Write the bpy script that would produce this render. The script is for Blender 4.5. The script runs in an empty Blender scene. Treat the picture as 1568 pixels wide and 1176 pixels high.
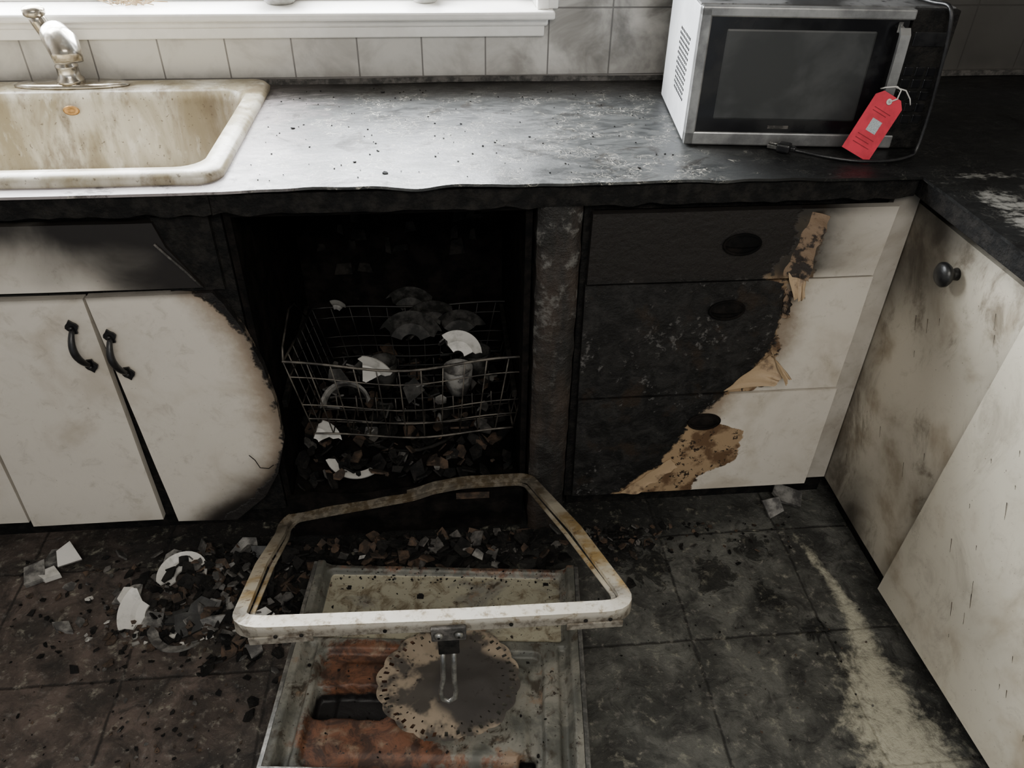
import bpy, math, random
import numpy as np
from mathutils import Vector, Matrix, noise as mn
random.seed(7)
R=random.random
def U(a,b): return a+(b-a)*R()
# ------------------------------------------------------------------ nodes
class NT:
    def __init__(s,name):
        s.mat=bpy.data.materials.new(name); s.mat.use_nodes=True
        s.nt=s.mat.node_tree; s.b=s.nt.nodes['Principled BSDF']
        s.tc=s.nt.nodes.new('ShaderNodeTexCoord'); s.P=s.tc.outputs['Object']
    def put(s,inp,v):
        if isinstance(v,bpy.types.NodeSocket): s.nt.links.new(v,inp)
        elif isinstance(v,(tuple,list)):
            v=tuple(v)
            if inp.type=='RGBA' and len(v)==3: v=v+(1,)
            inp.default_value=v
        else: inp.default_value=v
    def noise(s,scale,detail=4,rough=.6,vec=None,dist=0):
        n=s.nt.nodes.new('ShaderNodeTexNoise'); s.put(n.inputs['Vector'],vec or s.P)
        n.inputs['Scale'].default_value=scale; n.inputs['Detail'].default_value=detail
        n.inputs['Roughness'].default_value=rough; n.inputs['Distortion'].default_value=dist
        return n.outputs['Fac']
    def voro(s,scale,feat='F1',vec=None):
        n=s.nt.nodes.new('ShaderNodeTexVoronoi'); n.feature=feat; s.put(n.inputs['Vector'],vec or s.P)
        n.inputs['Scale'].default_value=scale; return n.outputs['Distance']
    def math(s,op,a,b=0.0,c=None):
        n=s.nt.nodes.new('ShaderNodeMath'); n.operation=op; s.put(n.inputs[0],a); s.put(n.inputs[1],b)
        if c is not None: s.put(n.inputs[2],c)
        return n.outputs[0]
    def mix(s,f,a,b,mode='MIX'):
        n=s.nt.nodes.new('ShaderNodeMix'); n.data_type='RGBA'; n.blend_type=mode
        s.put(n.inputs[0],f); s.put(n.inputs[6],a); s.put(n.inputs[7],b); return n.outputs[2]
    def ss(s,v,a,b,lo=0.0,hi=1.0):
        n=s.nt.nodes.new('ShaderNodeMapRange'); n.interpolation_type='SMOOTHSTEP'
        s.put(n.inputs[0],v); n.inputs[1].default_value=a; n.inputs[2].default_value=b
        n.inputs[3].default_value=lo; n.inputs[4].default_value=hi; return n.outputs[0]
    def attr(s,name):
        n=s.nt.nodes.new('ShaderNodeAttribute'); n.attribute_name=name; return n.outputs['Fac']
    def sep(s,v=None):
        n=s.nt.nodes.new('ShaderNodeSeparateXYZ'); s.put(n.inputs[0],v or s.P); return n.outputs
    def comb(s,x,y,z):
        n=s.nt.nodes.new('ShaderNodeCombineXYZ'); s.put(n.inputs[0],x); s.put(n.inputs[1],y); s.put(n.inputs[2],z); return n.outputs[0]
    def mapping(s,scale=(1,1,1),rot=(0,0,0),vec=None):
        n=s.nt.nodes.new('ShaderNodeMapping'); s.put(n.inputs[0],vec or s.P)
        n.inputs['Scale'].default_value=scale; n.inputs['Rotation'].default_value=rot; return n.outputs[0]
    def bump(s,h,strength=.3,dist=.01):
        n=s.nt.nodes.new('ShaderNodeBump'); s.put(n.inputs['Height'],h)
        n.inputs['Strength'].default_value=strength; n.inputs['Distance'].default_value=dist
        s.nt.links.new(n.outputs[0],s.b.inputs['Normal'])
    def col(s,c): s.put(s.b.inputs['Base Color'],c)
    def rough(s,c): s.put(s.b.inputs['Roughness'],c)
    def metal(s,c): s.put(s.b.inputs['Metallic'],c)
    def spec(s,c): s.put(s.b.inputs['Specular IOR Level'],c)
def two(name,c1,c2,scale=30,rough=.7,bump=.3,metal=0,lo=.4,hi=.65,bs=None,spec=None):
    m=NT(name); n=m.noise(scale,6,.65)
    m.col(m.mix(m.ss(n,lo,hi),c1,c2)); m.rough(rough); m.metal(metal)
    if spec is not None: m.spec(spec)
    if bump: m.bump(m.noise(bs or scale*3,5,.6),bump,.006)
    return m.mat
M={}
M['char']=two('charred_wood',(.004,.004,.004),(.015,.0135,.012),40,.8,.8,spec=.2)
M['tub']=two('sooty_tub',(.002,.002,.002),(.010,.008,.007),18,.8,.5,spec=.1)
M['ash']=two('grey_ash',(.035,.033,.03),(.12,.11,.10),45,.85,.6)
M['brownbit']=two('burnt_brown',(.022,.015,.010),(.085,.052,.032),40,.85,.6)
M['blackiron']=two('black_iron',(.006,.006,.007),(.014,.014,.014),80,.35,.1)
M['steel']=two('dirty_steel',(.18,.18,.17),(.42,.41,.38),50,.32,.1,.8)
M['chrome']=two('brushed_nickel',(.36,.32,.26),(.62,.60,.56),25,.22,.03,.95)
m=NT('sooty_shaded_wire'); n1=m.noise(22,4,.6); x,y,z=m.sep(); c=m.mix(m.ss(n1,.4,.62),(.03,.026,.022),(.13,.115,.095)); c=m.mix(m.ss(y,.10,.22,0,.88),c,(.006,.006,.006)); m.col(c); m.rough(.5); m.metal(.3); M['wire']=m.mat  # soot on the wires, plus tub shade put into the colour towards the rear
M['white']=two('sooty_ceramic',(.36,.35,.32),(.60,.58,.54),22,.35,.05,lo=.3,hi=.5)
M['ceramic2']=two('stained_ceramic',(.05,.047,.045),(.26,.25,.23),28,.5,.05)
M['ceramic3']=two('sooted_ceramic',(.010,.010,.009),(.055,.052,.048),30,.6,.05,spec=.25)
def mk_panel(name,base,stain=(.34,.27,.18),amt=.45,sp=.35,big=0.0):
    m=NT(name); n1=m.noise(70,6,.65); n2=m.noise(14,4,.6); n3=m.noise(5,5,.6,dist=.4); n4=m.noise(160,3,.6); n5=m.noise(24,6,.7,dist=.6)
    wob=m.math('ADD',m.math('MULTIPLY',m.math('SUBTRACT',n1,.5),.035),m.math('MULTIPLY',m.math('SUBTRACT',n2,.5),.07))
    k=m.math('ADD',m.attr('k'),wob); b=m.math('ADD',m.attr('b'),m.math('MULTIPLY',wob,.8))
    c=m.mix(m.math('MULTIPLY',m.ss(n3,.48,.72),amt),base,stain)
    c=m.mix(m.ss(n5,.52,.75,0,.32),c,(.2,.16,.11))
    if big: c=m.mix(m.ss(m.noise(9,6,.7,dist=.8,vec=m.mapping((1,1,.6))),.50,.68,0,big),c,(.13,.10,.065))
    c=m.mix(m.math('MULTIPLY',m.ss(n4,.68,.74),sp),c,(.12,.09,.06))
    c=m.mix(m.math('MULTIPLY',m.ss(k,-.075,.0),.75),c,(.20,.13,.07))
    br=m.mix(m.ss(n2,.47,.6),(.36,.25,.145),(.13,.075,.04)); br=m.mix(m.ss(n1,.57,.62),br,(.03,.02,.014))
    c=m.mix(m.ss(b,-.002,.003),c,br)
    soot=m.mix(m.ss(n5,.40,.70),(.005,.005,.005),(.024,.023,.022)); soot=m.mix(m.ss(n2,.55,.72),soot,(.022,.015,.010))
    soot=m.mix(m.ss(m.math('ADD',n1,m.math('MULTIPLY',n3,.5)),.86,.98,0,.8),soot,(.14,.135,.13))
    ch=m.ss(k,-.004,.004)
    c=m.mix(ch,c,soot)
    s=m.math('ADD',m.attr('s'),m.math('MULTIPLY',m.math('SUBTRACT',n3,.5),m.math('MULTIPLY',m.attr('s'),.8)))
    n=m.ss(s,0,1); c=m.mix(n,c,(.014,.012,.011))
    m.col(c); m.rough(m.math('ADD',.42,m.math('MULTIPLY',m.math('MULTIPLY',ch,n5),.4))); m.spec(m.math('SUBTRACT',.5,m.math('MULTIPLY',ch,.22)))
    m.bump(m.math('MULTIPLY',m.math('ADD',n1,n5),m.math('ADD',ch,.08)),.6,.006)
    return m.mat
M['panel']=mk_panel('painted_cabinet_panel',(.68,.63,.55))
M['panelR']=mk_panel('smoke_stained_panel',(.58,.53,.43),(.24,.175,.10),.85,.7,.75)
M['panelN']=mk_panel('yellowed_panel',(.64,.59,.48),(.30,.22,.13),.7,.7,.3)
# ------------------------------------------------------------------ mesh builder
class B:
    def __init__(s): s.v=[];s.f=[];s.m=[];s.sm=[];s.at={'k':[],'b':[],'s':[]}
    def add(s,v,f,mat=0,smooth=False,k=None,b=None,sv=None,X=None):
        o=len(s.v)
        if X is not None: v=[X@Vector(p) for p in v]
        s.v+= [tuple(p) for p in v]
        s.f+= [tuple(i+o for i in q) for q in f]
        if isinstance(mat,int): s.m+=[mat]*len(f)
        else: s.m+=list(mat)
        s.sm+=[smooth]*len(f)
        n=len(v)
        s.at['k']+= k if k else [-1.0]*n
        s.at['b']+= b if b else [-1.0]*n
        s.at['s']+= sv if sv else [0.0]*n
    def box(s,a,b,mat=0,bev=0,X=None,smooth=False,seg=2):
        import bmesh
        bm=bmesh.new(); bmesh.ops.create_cube(bm,size=1)
        c=[(a[i]+b[i])/2 for i in range(3)]; d=[abs(b[i]-a[i]) for i in range(3)]
        for v in bm.verts: v.co=Vector((c[0]+v.co.x*d[0],c[1]+v.co.y*d[1],c[2]+v.co.z*d[2]))
        if bev: bmesh.ops.bevel(bm,geom=list(bm.edges),offset=bev,segments=seg,affect='EDGES',profile=.5)
        bm.verts.index_update()
        s.add([v.co.copy() for v in bm.verts],[[v.index for v in f.verts] for f in bm.faces],mat,smooth,X=X); bm.free()
    def prism(s,poly,vec,mat=0,X=None):
        n=len(poly); vec=Vector(vec); v=[Vector(p) for p in poly]+[Vector(p)+vec for p in poly]
        f=[list(range(n)),[n+i for i in reversed(range(n))]]+[[i,i+n,(i+1)%n+n,(i+1)%n] for i in range(n)]
        s.add(v,f,mat,X=X)
    def loft(s,loops,mat=0,smooth=True,cap0=False,cap1=False,X=None,closed=True):
        n=len(loops[0]); v=[p for l in loops for p in l]; f=[]
        for j in range(len(loops)-1):
            for i in range(n if closed else n-1):
                f.append([j*n+i,j*n+(i+1)%n,(j+1)*n+(i+1)%n,(j+1)*n+i])
        if cap0: f.append(list(reversed(range(n))))
        if cap1: f.append([(len(loops)-1)*n+i for i in range(n)])
        s.add(v,f,mat,smooth,X=X)
    def tube(s,path,r=.004,mat=0,closed=False,prof=None,up=(0,0,1),n=8,X=None,smooth=True,caps=True):
        path=[Vector(p) for p in path]; m=len(path)
        rnd=prof is None
        if rnd: prof=[(math.cos(i*2*math.pi/n),math.sin(i*2*math.pi/n)) for i in range(n)]
        loops=[]; up=Vector(up)
        for i in range(m):
            a=path[(i-1)%m] if (closed or i>0) else path[i]; c=path[(i+1)%m] if (closed or i<m-1) else path[i]
            t=(c-a).normalized(); rr=(r[i] if isinstance(r,(list,tuple)) else r) if rnd else 1
            u=up-t*up.dot(t)
            if u.length<.05: u=Vector((1,.3,0))-t*Vector((1,.3,0)).dot(t)
            u.normalize(); w=t.cross(u)
            loops.append([path[i]+w*(p[0]*rr)+u*(p[1]*rr) for p in prof])
            if rnd: up=u
        if closed: loops.append(loops[0])
        s.loft(loops,mat,smooth,cap0=(caps and not closed),cap1=(caps and not closed),X=X)
    def lathe(s,prof,c,mat=0,n=32,X=None,smooth=True,axis='Z'):
        loops=[]
        for r,z in prof:
            l=[]
            for i in range(n):
                a=i*2*math.pi/n; p=(r*math.cos(a),r*math.sin(a),z)
                if axis=='Y': p=(p[0],-p[2],p[1])
                if axis=='X': p=(-p[2],p[0],p[1])
                l.append(Vector(p)+Vector(c))
            loops.append(l)
        s.loft(loops,mat,smooth,cap0=True,cap1=True,X=X)
    def grid(s,P,nu,nv,mat=0,thick=None,K=None,Bf=None,S=None,smooth=True,X=None):
        v=[];k=[];b=[];sv=[]
        for j in range(nv+1):
            for i in range(nu+1):
                p=Vector(P(i/nu,j/nv)); v.append(p)
                k.append(K(*p) if K else -1.0); b.append(Bf(*p) if Bf else -1.0); sv.append(S(*p) if S else 0.0)
        W=nu+1; f=[[j*W+i,j*W+i+1,(j+1)*W+i+1,(j+1)*W+i] for j in range(nv) for i in range(nu)]
        n=len(v)
        if thick is not None:
            t=Vector(thick)
            v2=[p+t for p in v]; f2=[[n+a for a in reversed(q)] for q in f]
            ring=[i for i in range(W)]+[j*W+nu for j in range(1,nv+1)]+[nv*W+i for i in range(nu-1,-1,-1)]+[j*W for j in range(nv-1,0,-1)]
            s.add(v+v2,f+f2,mat,smooth,k+k,b+b,sv+sv,X=X)
            vv=[v[i] for i in ring]+[v2[i] for i in ring]; L=len(ring)
            kk=[k[i] for i in ring]*2; bb=[b[i] for i in ring]*2; s2=[sv[i] for i in ring]*2
            s.add(vv,[[a,a+L,(a+1)%L+L,(a+1)%L] for a in range(L)],mat,False,kk,bb,s2,X=X)
        else: s.add(v,f,mat,smooth,k,b,sv,X=X)
    def make(s,name,mats,parent=None):
        me=bpy.data.meshes.new(name); me.from_pydata(s.v,[],s.f)
        for m in mats: me.materials.append(M[m] if isinstance(m,str) else m)
        me.polygons.foreach_set('material_index',s.m); me.polygons.foreach_set('use_smooth',s.sm)
        for a in s.at:
            at=me.attributes.new(a,'FLOAT','POINT'); at.data.foreach_set('value',s.at[a])
        import bmesh
        bm=bmesh.new(); bm.from_mesh(me); bmesh.ops.recalc_face_normals(bm,faces=bm.faces); bm.to_mesh(me); bm.free()
        o=bpy.data.objects.new(name,me); bpy.context.scene.collection.objects.link(o)
        if parent: o.parent=parent
        return o
def empty(name):
    e=bpy.data.objects.new(name,None); bpy.context.scene.collection.objects.link(e); e.empty_display_size=.1; return e
def rrect(x0,x1,y0,y1,r,z,n=7):
    pts=[]
    for cx,cy,a0 in ((x1-r,y1-r,0),(x0+r,y1-r,90),(x0+r,y0+r,180),(x1-r,y0+r,270)):
        for i in range(n):
            a=math.radians(a0+90*i/(n-1)); pts.append(Vector((cx+r*math.cos(a),cy+r*math.sin(a),z)))
    return pts
def interp(z,pts):
    xs=[p[0] for p in pts]; return float(np.interp(z,xs,[p[1] for p in pts]))
def fn(x,y,z=0,s=1): return mn.noise(Vector((x*s,y*s,z*s)))
def ss(v,a,b):
    t=max(0,min(1,(v-a)/(b-a))); return t*t*(3-2*t)
# ------------------------------------------------------------------ camera
f,pitch,yaw,roll,H,D=[1189.2607,0.6417,0.0987,0.0157,1.4533,1.3501]
fw=Vector((math.sin(yaw)*math.cos(pitch),math.cos(yaw)*math.cos(pitch),-math.sin(pitch)))
r0=Vector((math.cos(yaw),-math.sin(yaw),0)); u0=r0.cross(fw)
rr=math.cos(roll)*r0+math.sin(roll)*u0; uu=-math.sin(roll)*r0+math.cos(roll)*u0
cd=bpy.data.cameras.new('camera'); cam=bpy.data.objects.new('camera',cd); bpy.context.scene.collection.objects.link(cam)
cd.sensor_width=36; cd.lens=f*36/1568; cd.clip_start=.05
mw=Matrix.Identity(4)
for i in range(3): mw[i][0]=rr[i]; mw[i][1]=uu[i]; mw[i][2]=-fw[i]
mw[0][3],mw[1][3],mw[2][3]=0,-D,H
cam.matrix_world=mw; bpy.context.scene.camera=cam
# ------------------------------------------------------------------ room shell
m=NT('slate_floor_tiles')
x,y,z=m.sep()
n1=m.noise(9,6,.65,dist=.5); n2=m.noise(45,5,.7); n3=m.noise(3,3,.5); n4=m.noise(190,3,.7); n6=m.noise(20,6,.7,dist=1.0); n7=m.noise(4.5,5,.65,dist=.8)
br=m.nt.nodes.new('ShaderNodeTexBrick'); br.offset=0; br.squash=1
m.put(br.inputs['Vector'],m.comb(m.math('ADD',m.math('ADD',x,.70+3),m.math('MULTIPLY',m.math('SUBTRACT',n1,.5),.020)),m.math('ADD',m.math('ADD',y,.37+3),m.math('MULTIPLY',m.math('SUBTRACT',n6,.5),.014)),0))
br.inputs['Scale'].default_value=1; br.inputs['Brick Width'].default_value=.3; br.inputs['Row Height'].default_value=.3
br.inputs['Mortar Size'].default_value=.005; br.inputs['Mortar Smooth'].default_value=1.0
br.inputs['Color1'].default_value=(.82,.82,.82,1); br.inputs['Color2'].default_value=(1,1,1,1)
red=m.mix(m.ss(n1,.36,.64),(.042,.034,.029),(.118,.090,.076)); gry=m.mix(m.ss(n1,.38,.64),(.050,.050,.045),(.125,.124,.110))
side=m.ss(m.math('ADD',x,m.math('MULTIPLY',m.math('SUBTRACT',n3,.5),.5)),-.5,-.1)
c=m.mix(side,red,gry)
c=m.mix(.6,c,br.outputs['Color'],'MULTIPLY')
c=m.mix(m.ss(n7,.55,.38,0,.65),c,(.024,.023,.021))
c=m.mix(m.ss(n6,.50,.30,0,.75),c,(.018,.017,.016))
c=m.mix(m.math('MULTIPLY',m.math('MULTIPLY',br.outputs['Fac'],.6),m.ss(n7,.38,.6)),c,(.018,.017,.016))
c=m.mix(m.ss(n2,.52,.75,0,.55),c,(.19,.175,.16))
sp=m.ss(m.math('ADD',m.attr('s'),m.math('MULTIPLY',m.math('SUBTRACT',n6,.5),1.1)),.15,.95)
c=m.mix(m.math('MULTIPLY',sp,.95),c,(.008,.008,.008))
wet=m.ss(m.math('ADD',m.attr('b'),m.math('MULTIPLY',m.math('SUBTRACT',n6,.5),1.8)),.45,.55)
c=m.mix(m.math('MULTIPLY',wet,.8),c,(.008,.008,.008))
c=m.mix(m.ss(n4,.67,.72,0,.8),c,(.32,.30,.26))
pw=m.math('ADD',m.attr('k'),m.math('ADD',m.math('MULTIPLY',m.math('SUBTRACT',n2,.5),2.0),m.math('MULTIPLY',m.math('SUBTRACT',n6,.5),1.8)))
c=m.mix(m.math('MULTIPLY',m.ss(pw,.1,1.15),.9),c,(.48,.455,.35))
m.col(c); m.rough(m.math('SUBTRACT',.8,m.math('MULTIPLY',wet,.35))); m.spec(.25)
m.bump(m.math('SUBTRACT',m.math('ADD',m.math('MULTIPLY',n6,.7),m.math('MULTIPLY',n2,.4)),m.math('MULTIPLY',br.outputs['Fac'],.2)),.8,.012)
M['floor']=m.mat
pl=[((.835,-.06),.004,.3),((.850,-.14),.006,.7),((.868,-.24),.009,.95),((.880,-.33),.013,1.0),((.872,-.42),.022,1.0),((.852,-.50),.042,1.0),((.842,-.60),.058,1.05),((.86,-.75),.07,1.0),((.92,-.95),.07,.9)]
def powder(x,y,z):
    best=0
    if x<.5: return 0.0
    for (a,ra,sa),(b_,rb,sb) in zip(pl,pl[1:]):
        ax,ay=a;bx,by=b_; t=((x-ax)*(bx-ax)+(y-ay)*(by-ay))/((bx-ax)**2+(by-ay)**2); t=max(0,min(1,t))
        d=math.hypot(x-ax-t*(bx-ax),y-ay-t*(by-ay)); r_=ra+t*(rb-ra); s_=sa+t*(sb-sa)
        best=max(best,s_*(1-ss(d,r_*.2,r_*2.5)))
    return best
def wetf(x,y,z):
    v=0
    for cx,cy,r_ in ((.45,-.16,.08),(.60,-.20,.07),(.70,-.27,.05),(.38,-.10,.10),(.72,-.12,.06),(.78,-.36,.045)):
        v=max(v,.85*(1-math.hypot((x-cx)*1.0,(y-cy))/r_/1.6))
    return max(0,v)
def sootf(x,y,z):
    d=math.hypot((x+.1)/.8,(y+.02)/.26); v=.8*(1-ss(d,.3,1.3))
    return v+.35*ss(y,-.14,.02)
b=B(); b.grid(lambda u,v:(-1.9+3.5*u,-2.7+3.4*v,0),280,270,K=powder,Bf=wetf,S=sootf); b.make('floor',['floor'])
m=NT('sooty_wall_tile'); x,y,z=m.sep()
br=m.nt.nodes.new('ShaderNodeTexBrick'); br.offset=0
m.put(br.inputs['Vector'],m.comb(m.math('ADD',x,.033+3),m.math('ADD',z,-.925+3),0))
br.inputs['Scale'].default_value=1; br.inputs['Brick Width'].default_value=.15; br.inputs['Row Height'].default_value=.15
br.inputs['Mortar Size'].default_value=.002; br.inputs['Mortar Smooth'].default_value=.3
n1=m.noise(7,5,.6,dist=.5); n2=m.noise(25,4,.6)
base=m.mix(m.ss(n1,.4,.7),(.56,.54,.50),(.36,.34,.31))
base=m.mix(br.outputs['Fac'],base,(.17,.16,.15))
st=m.ss(m.math('ADD',x,m.math('MULTIPLY',m.math('SUBTRACT',n1,.5),1.1)),.18,.80)
base=m.mix(m.math('MULTIPLY',st,.94),base,(.045,.042,.038))
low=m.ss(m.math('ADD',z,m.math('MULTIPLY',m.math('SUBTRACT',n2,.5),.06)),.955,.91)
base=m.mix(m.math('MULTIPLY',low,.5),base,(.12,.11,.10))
m.col(base); m.rough(.3); m.bump(m.math('MULTIPLY',br.outputs['Fac'],-1),.5,.003); M['tile']=m.mat
M['wallpaint']=two('smoked_wall_paint',(.22,.21,.2),(.38,.36,.33),4,.8,.05)
M['ceil']=two('smoked_ceiling',(.25,.24,.22),(.4,.38,.35),3,.9,.05)
M['trimw']=two('white_trim_paint',(.76,.74,.70),(.85,.83,.79),9,.4,.04)
WX0,WX1,WZ0,WZ1=-1.75,.235,1.055,1.95
b=B()
for a,c_ in (((-1.9,.6,0),(1.6,.72,WZ0)),((WX1,.6,WZ0),(1.6,.72,2.4)),((-1.9,.6,WZ0),(WX0,.72,2.4)),((WX0,.6,WZ1),(WX1,.72,2.4))): b.box(a,c_)
b.make('wall_back',['tile'])
b=B(); b.box((1.6,-2.7,0),(1.7,.72,2.4)); b.make('wall_right',['wallpaint'])
b=B(); b.box((-2.0,-2.7,0),(-1.9,.72,2.4)); b.make('wall_left',['wallpaint'])
b=B(); b.box((-2.0,-2.7,2.4),(1.7,.72,2.5)); b.make('ceiling',['ceil'])
b=B()
b.box((WX0-.08,.552,1.058),(.275,.76,1.076),0,.005)
b.box((WX0-.05,.578,1.040),(.262,.60,1.058),0,.005)
b.box((WX0-.05,.586,1.016),(.255,.60,1.041),0,.003)
for xx in (WX1-.0,WX0-.055): b.box((xx,.575,1.076),(xx+.028,.6,WZ1+.05),0,.003); b.box((xx+.02,.582,1.076),(xx+.05,.6,WZ1+.05),0,.003)
b.box((WX0-.05,.58,WZ1),(WX1+.05,.6,WZ1+.06),0,.003)
for xx in (WX0,-.78,WX1-.04): b.box((xx,.69,1.076),(xx+.04,.72,WZ1),0,.003)
for zz in (1.076,1.5,WZ1-.04): b.box((WX0,.69,zz),(WX1,.72,zz+.035),0,.003)
b.make('window_1',['trimw'])
# ------------------------------------------------------------------ counter
m=NT('sooty_laminate'); x,y,z=m.sep()
n1=m.noise(6,6,.65,dist=.6); n2=m.noise(70,5,.7); n5=m.noise(15,6,.7,dist=1.2,vec=m.mapping((.7,1.6,1))); n8=m.noise(10,6,.75,dist=.9,vec=m.mapping((1,1,1),(0,0,.7)))
v1=m.noise(38,1.0,.5,vec=m.mapping((1,.6,1),(0,0,.6)),dist=1.6); v2=m.noise(44,1.0,.5,vec=m.mapping((.6,1.1,1),(0,0,2.1)),dist=1.8)
gate=m.noise(16,3,.6)
def vein(v): return m.math('SUBTRACT',1,m.ss(m.math('ABSOLUTE',m.math('SUBTRACT',v,.5)),.004,.012))
vv=m.math('MULTIPLY',m.math('MAXIMUM',vein(v1),vein(v2)),m.ss(gate,.45,.60))
c=m.mix(m.ss(n5,.35,.65),(.024,.026,.027),(.075,.078,.077))
c=m.mix(m.ss(n1,.58,.78,0,.5),c,(.13,.127,.12))
lv=m.ss(m.math('ADD',x,m.math('MULTIPLY',m.math('SUBTRACT',n5,.5),.45)),-.20,-.42)
c=m.mix(m.math('MULTIPLY',lv,.7),c,(.40,.36,.36))
c=m.mix(m.math('MULTIPLY',vv,.8),c,(.46,.44,.38))
blot=m.ss(n8,.54,.66); c=m.mix(m.math('MULTIPLY',blot,.7),c,(.022,.018,.015))
sillshade=m.ss(m.math('ADD',y,m.math('MULTIPLY',m.math('SUBTRACT',n5,.5),.15)),.42,.54)
c=m.mix(m.math('MULTIPLY',sillshade,.8),c,(.018,.015,.013))  # shadow of the window sill painted into the laminate along the back
rt=m.ss(m.math('ADD',x,m.math('MULTIPLY',m.math('SUBTRACT',n5,.5),.35)),.40,.66)
c=m.mix(m.math('MULTIPLY',rt,.9),c,(.007,.007,.007))
sp=m.ss(m.math('ADD',n2,m.math('MULTIPLY',n1,.4)),.86,.93)
c=m.mix(sp,c,(.004,.004,.004))
pw=m.ss(m.math('ADD',m.attr('k'),m.math('ADD',m.math('MULTIPLY',m.math('SUBTRACT',n5,.5),2.2),m.math('MULTIPLY',m.math('SUBTRACT',n2,.5),1.8))),.4,1.1)
c=m.mix(m.math('MULTIPLY',pw,.9),c,(.27,.265,.24))
m.col(c); m.rough(m.ss(n5,.3,.7,.30,.50)); m.spec(m.math('MULTIPLY',m.math('SUBTRACT',m.ss(n1,.30,.62,.55,.34),m.math('MULTIPLY',blot,.2)),m.math('SUBTRACT',1,m.math('MULTIPLY',m.math('MAXIMUM',sillshade,rt),.65)))); m.bump(m.math('ADD',n2,m.math('MULTIPLY',n5,1.5)),.2,.004); M['lam']=m.mat
def wav(x): return .5*fn(x,3.1,0,6)+.5*fn(x,1.7,0,13)
def ctop(x,y):
    e=ss(y,.10,-.05)*ss(x,-.45,-.2)*ss(x,.75,.5)
    return .912+.010*e*wav(x)+.0035*e+.0012*fn(x,y,0,7)
b=B()
def cpiece(x0,x1,y0,y1,nu,nv,edge=False):
    def P(u,v):
        x=x0+(x1-x0)*u; y=y0+(y1-y0)*v
        if edge: y+= (1-v)**4*.014*wav(x+2)*ss(x,-.5,-.3)
        return (x,y,ctop(x,y))
    def K(x,y,z):
        v=0
        for cx,cy,rx,ry,am in ((1.00,-.05,.08,.025,.7),(.97,-.20,.05,.12,.75),(1.12,-.15,.10,.10,.7),(.93,-.33,.03,.05,.6)):
            v=max(v,am*(1-ss(math.hypot((x-cx)/rx,(y-cy)/ry),.4,1.4)))
        return v
    b.grid(P,nu,nv,0,thick=(0,0,-.005),K=K)
cpiece(-1.9,-.405,-.045,.015,60,6,True); cpiece(-1.9,-.405,.565,.6,30,4); cpiece(-1.9,-1.235,.015,.565,20,20)
cpiece(-.405,1.0,-.045,.6,140,60,True); cpiece(1.0,1.6,-.045,.6,60,60)
cpiece(.885,1.6,-2.2,-.045,60,150)
def slab(x0,x1,y0,y1,z0,z1):
    def P(u,v):
        x=x0+(x1-x0)*u; return (x,y0+.006*fn(x,v,0,30),z0+(z1-z0)*v+(.006*fn(x,7,0,22) if v<.1 else 0))
    b.grid(P,120,4,1,thick=(0,y1-y0,0))
slab(-1.9,-.405,-.038,.0,.868,.905); slab(-.405,.89,-.032,.0,.864,.902)
b.box((-.405,0,.878),(1.6,.6,.904),1); b.box((.893,-2.2,.868),(1.6,0,.905),1,.002)
b.make('countertop',['lam','char'])
b=B(); b.grid(lambda u,v:(-1.9+3.5*u,.592+.004*fn(u*9,0),.912+.012*v+.004*fn(u*8,2)),120,2,0,thick=(0,.006,0)); b.make('trim_1',['ash'])
# ------------------------------------------------------------------ sink
m=NT('stained_enamel'); n1=m.noise(5,5,.6,vec=m.mapping((2.2,2.2,.5)),dist=.5); n2=m.noise(16,5,.65,vec=m.mapping((1,1,.35))); n3=m.noise(120,3,.6); x,y,z=m.sep()
c=m.mix(m.ss(n1,.36,.62),(.60,.56,.47),(.29,.245,.155))
c=m.mix(m.ss(n2,.5,.68,0,.8),c,(.15,.11,.06))
c=m.mix(m.ss(n2,.42,.3,0,.7),c,(.74,.71,.64))
c=m.mix(m.ss(n3,.64,.70,0,.7),c,(.06,.04,.02))
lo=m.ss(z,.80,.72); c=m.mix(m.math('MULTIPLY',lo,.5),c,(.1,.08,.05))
rs=m.math('MULTIPLY',m.ss(x,-.66,-.47),m.ss(z,.928,.90)); c=m.mix(m.math('MULTIPLY',rs,.62),c,(.13,.095,.055))
m.col(c); m.rough(.33); m.bump(n3,.05,.002); M['enamel']=m.mat
e=empty('kitchen_sink')
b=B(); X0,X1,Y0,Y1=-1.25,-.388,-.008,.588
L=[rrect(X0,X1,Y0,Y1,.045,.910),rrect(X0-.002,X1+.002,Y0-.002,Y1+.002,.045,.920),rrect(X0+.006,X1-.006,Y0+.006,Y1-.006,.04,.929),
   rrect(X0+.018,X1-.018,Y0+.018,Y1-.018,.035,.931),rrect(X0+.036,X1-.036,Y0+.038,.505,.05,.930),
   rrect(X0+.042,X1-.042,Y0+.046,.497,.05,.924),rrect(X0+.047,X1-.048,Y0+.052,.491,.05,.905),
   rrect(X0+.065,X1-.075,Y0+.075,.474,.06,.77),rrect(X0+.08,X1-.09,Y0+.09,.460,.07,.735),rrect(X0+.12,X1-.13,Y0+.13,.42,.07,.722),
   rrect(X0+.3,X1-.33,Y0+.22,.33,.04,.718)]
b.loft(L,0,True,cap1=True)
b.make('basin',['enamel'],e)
b=B(); b.lathe([(.0001,.0),(.016,.001),(.018,.004),(.014,.006),(.008,.003),(.0001,.003)],(-.815,.485,.893),0,24,axis='Y')
M['brass']=two('rusty_brass',(.3,.16,.05),(.5,.28,.1),60,.4,.1,.6)
b.v=[(p[0]*1.0,p[1],.893+(p[2]-.893)*.6) for p in b.v]
b.make('overflow_cover',['brass'],e)
b=B(); fx,fy=-.820,.538
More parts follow.
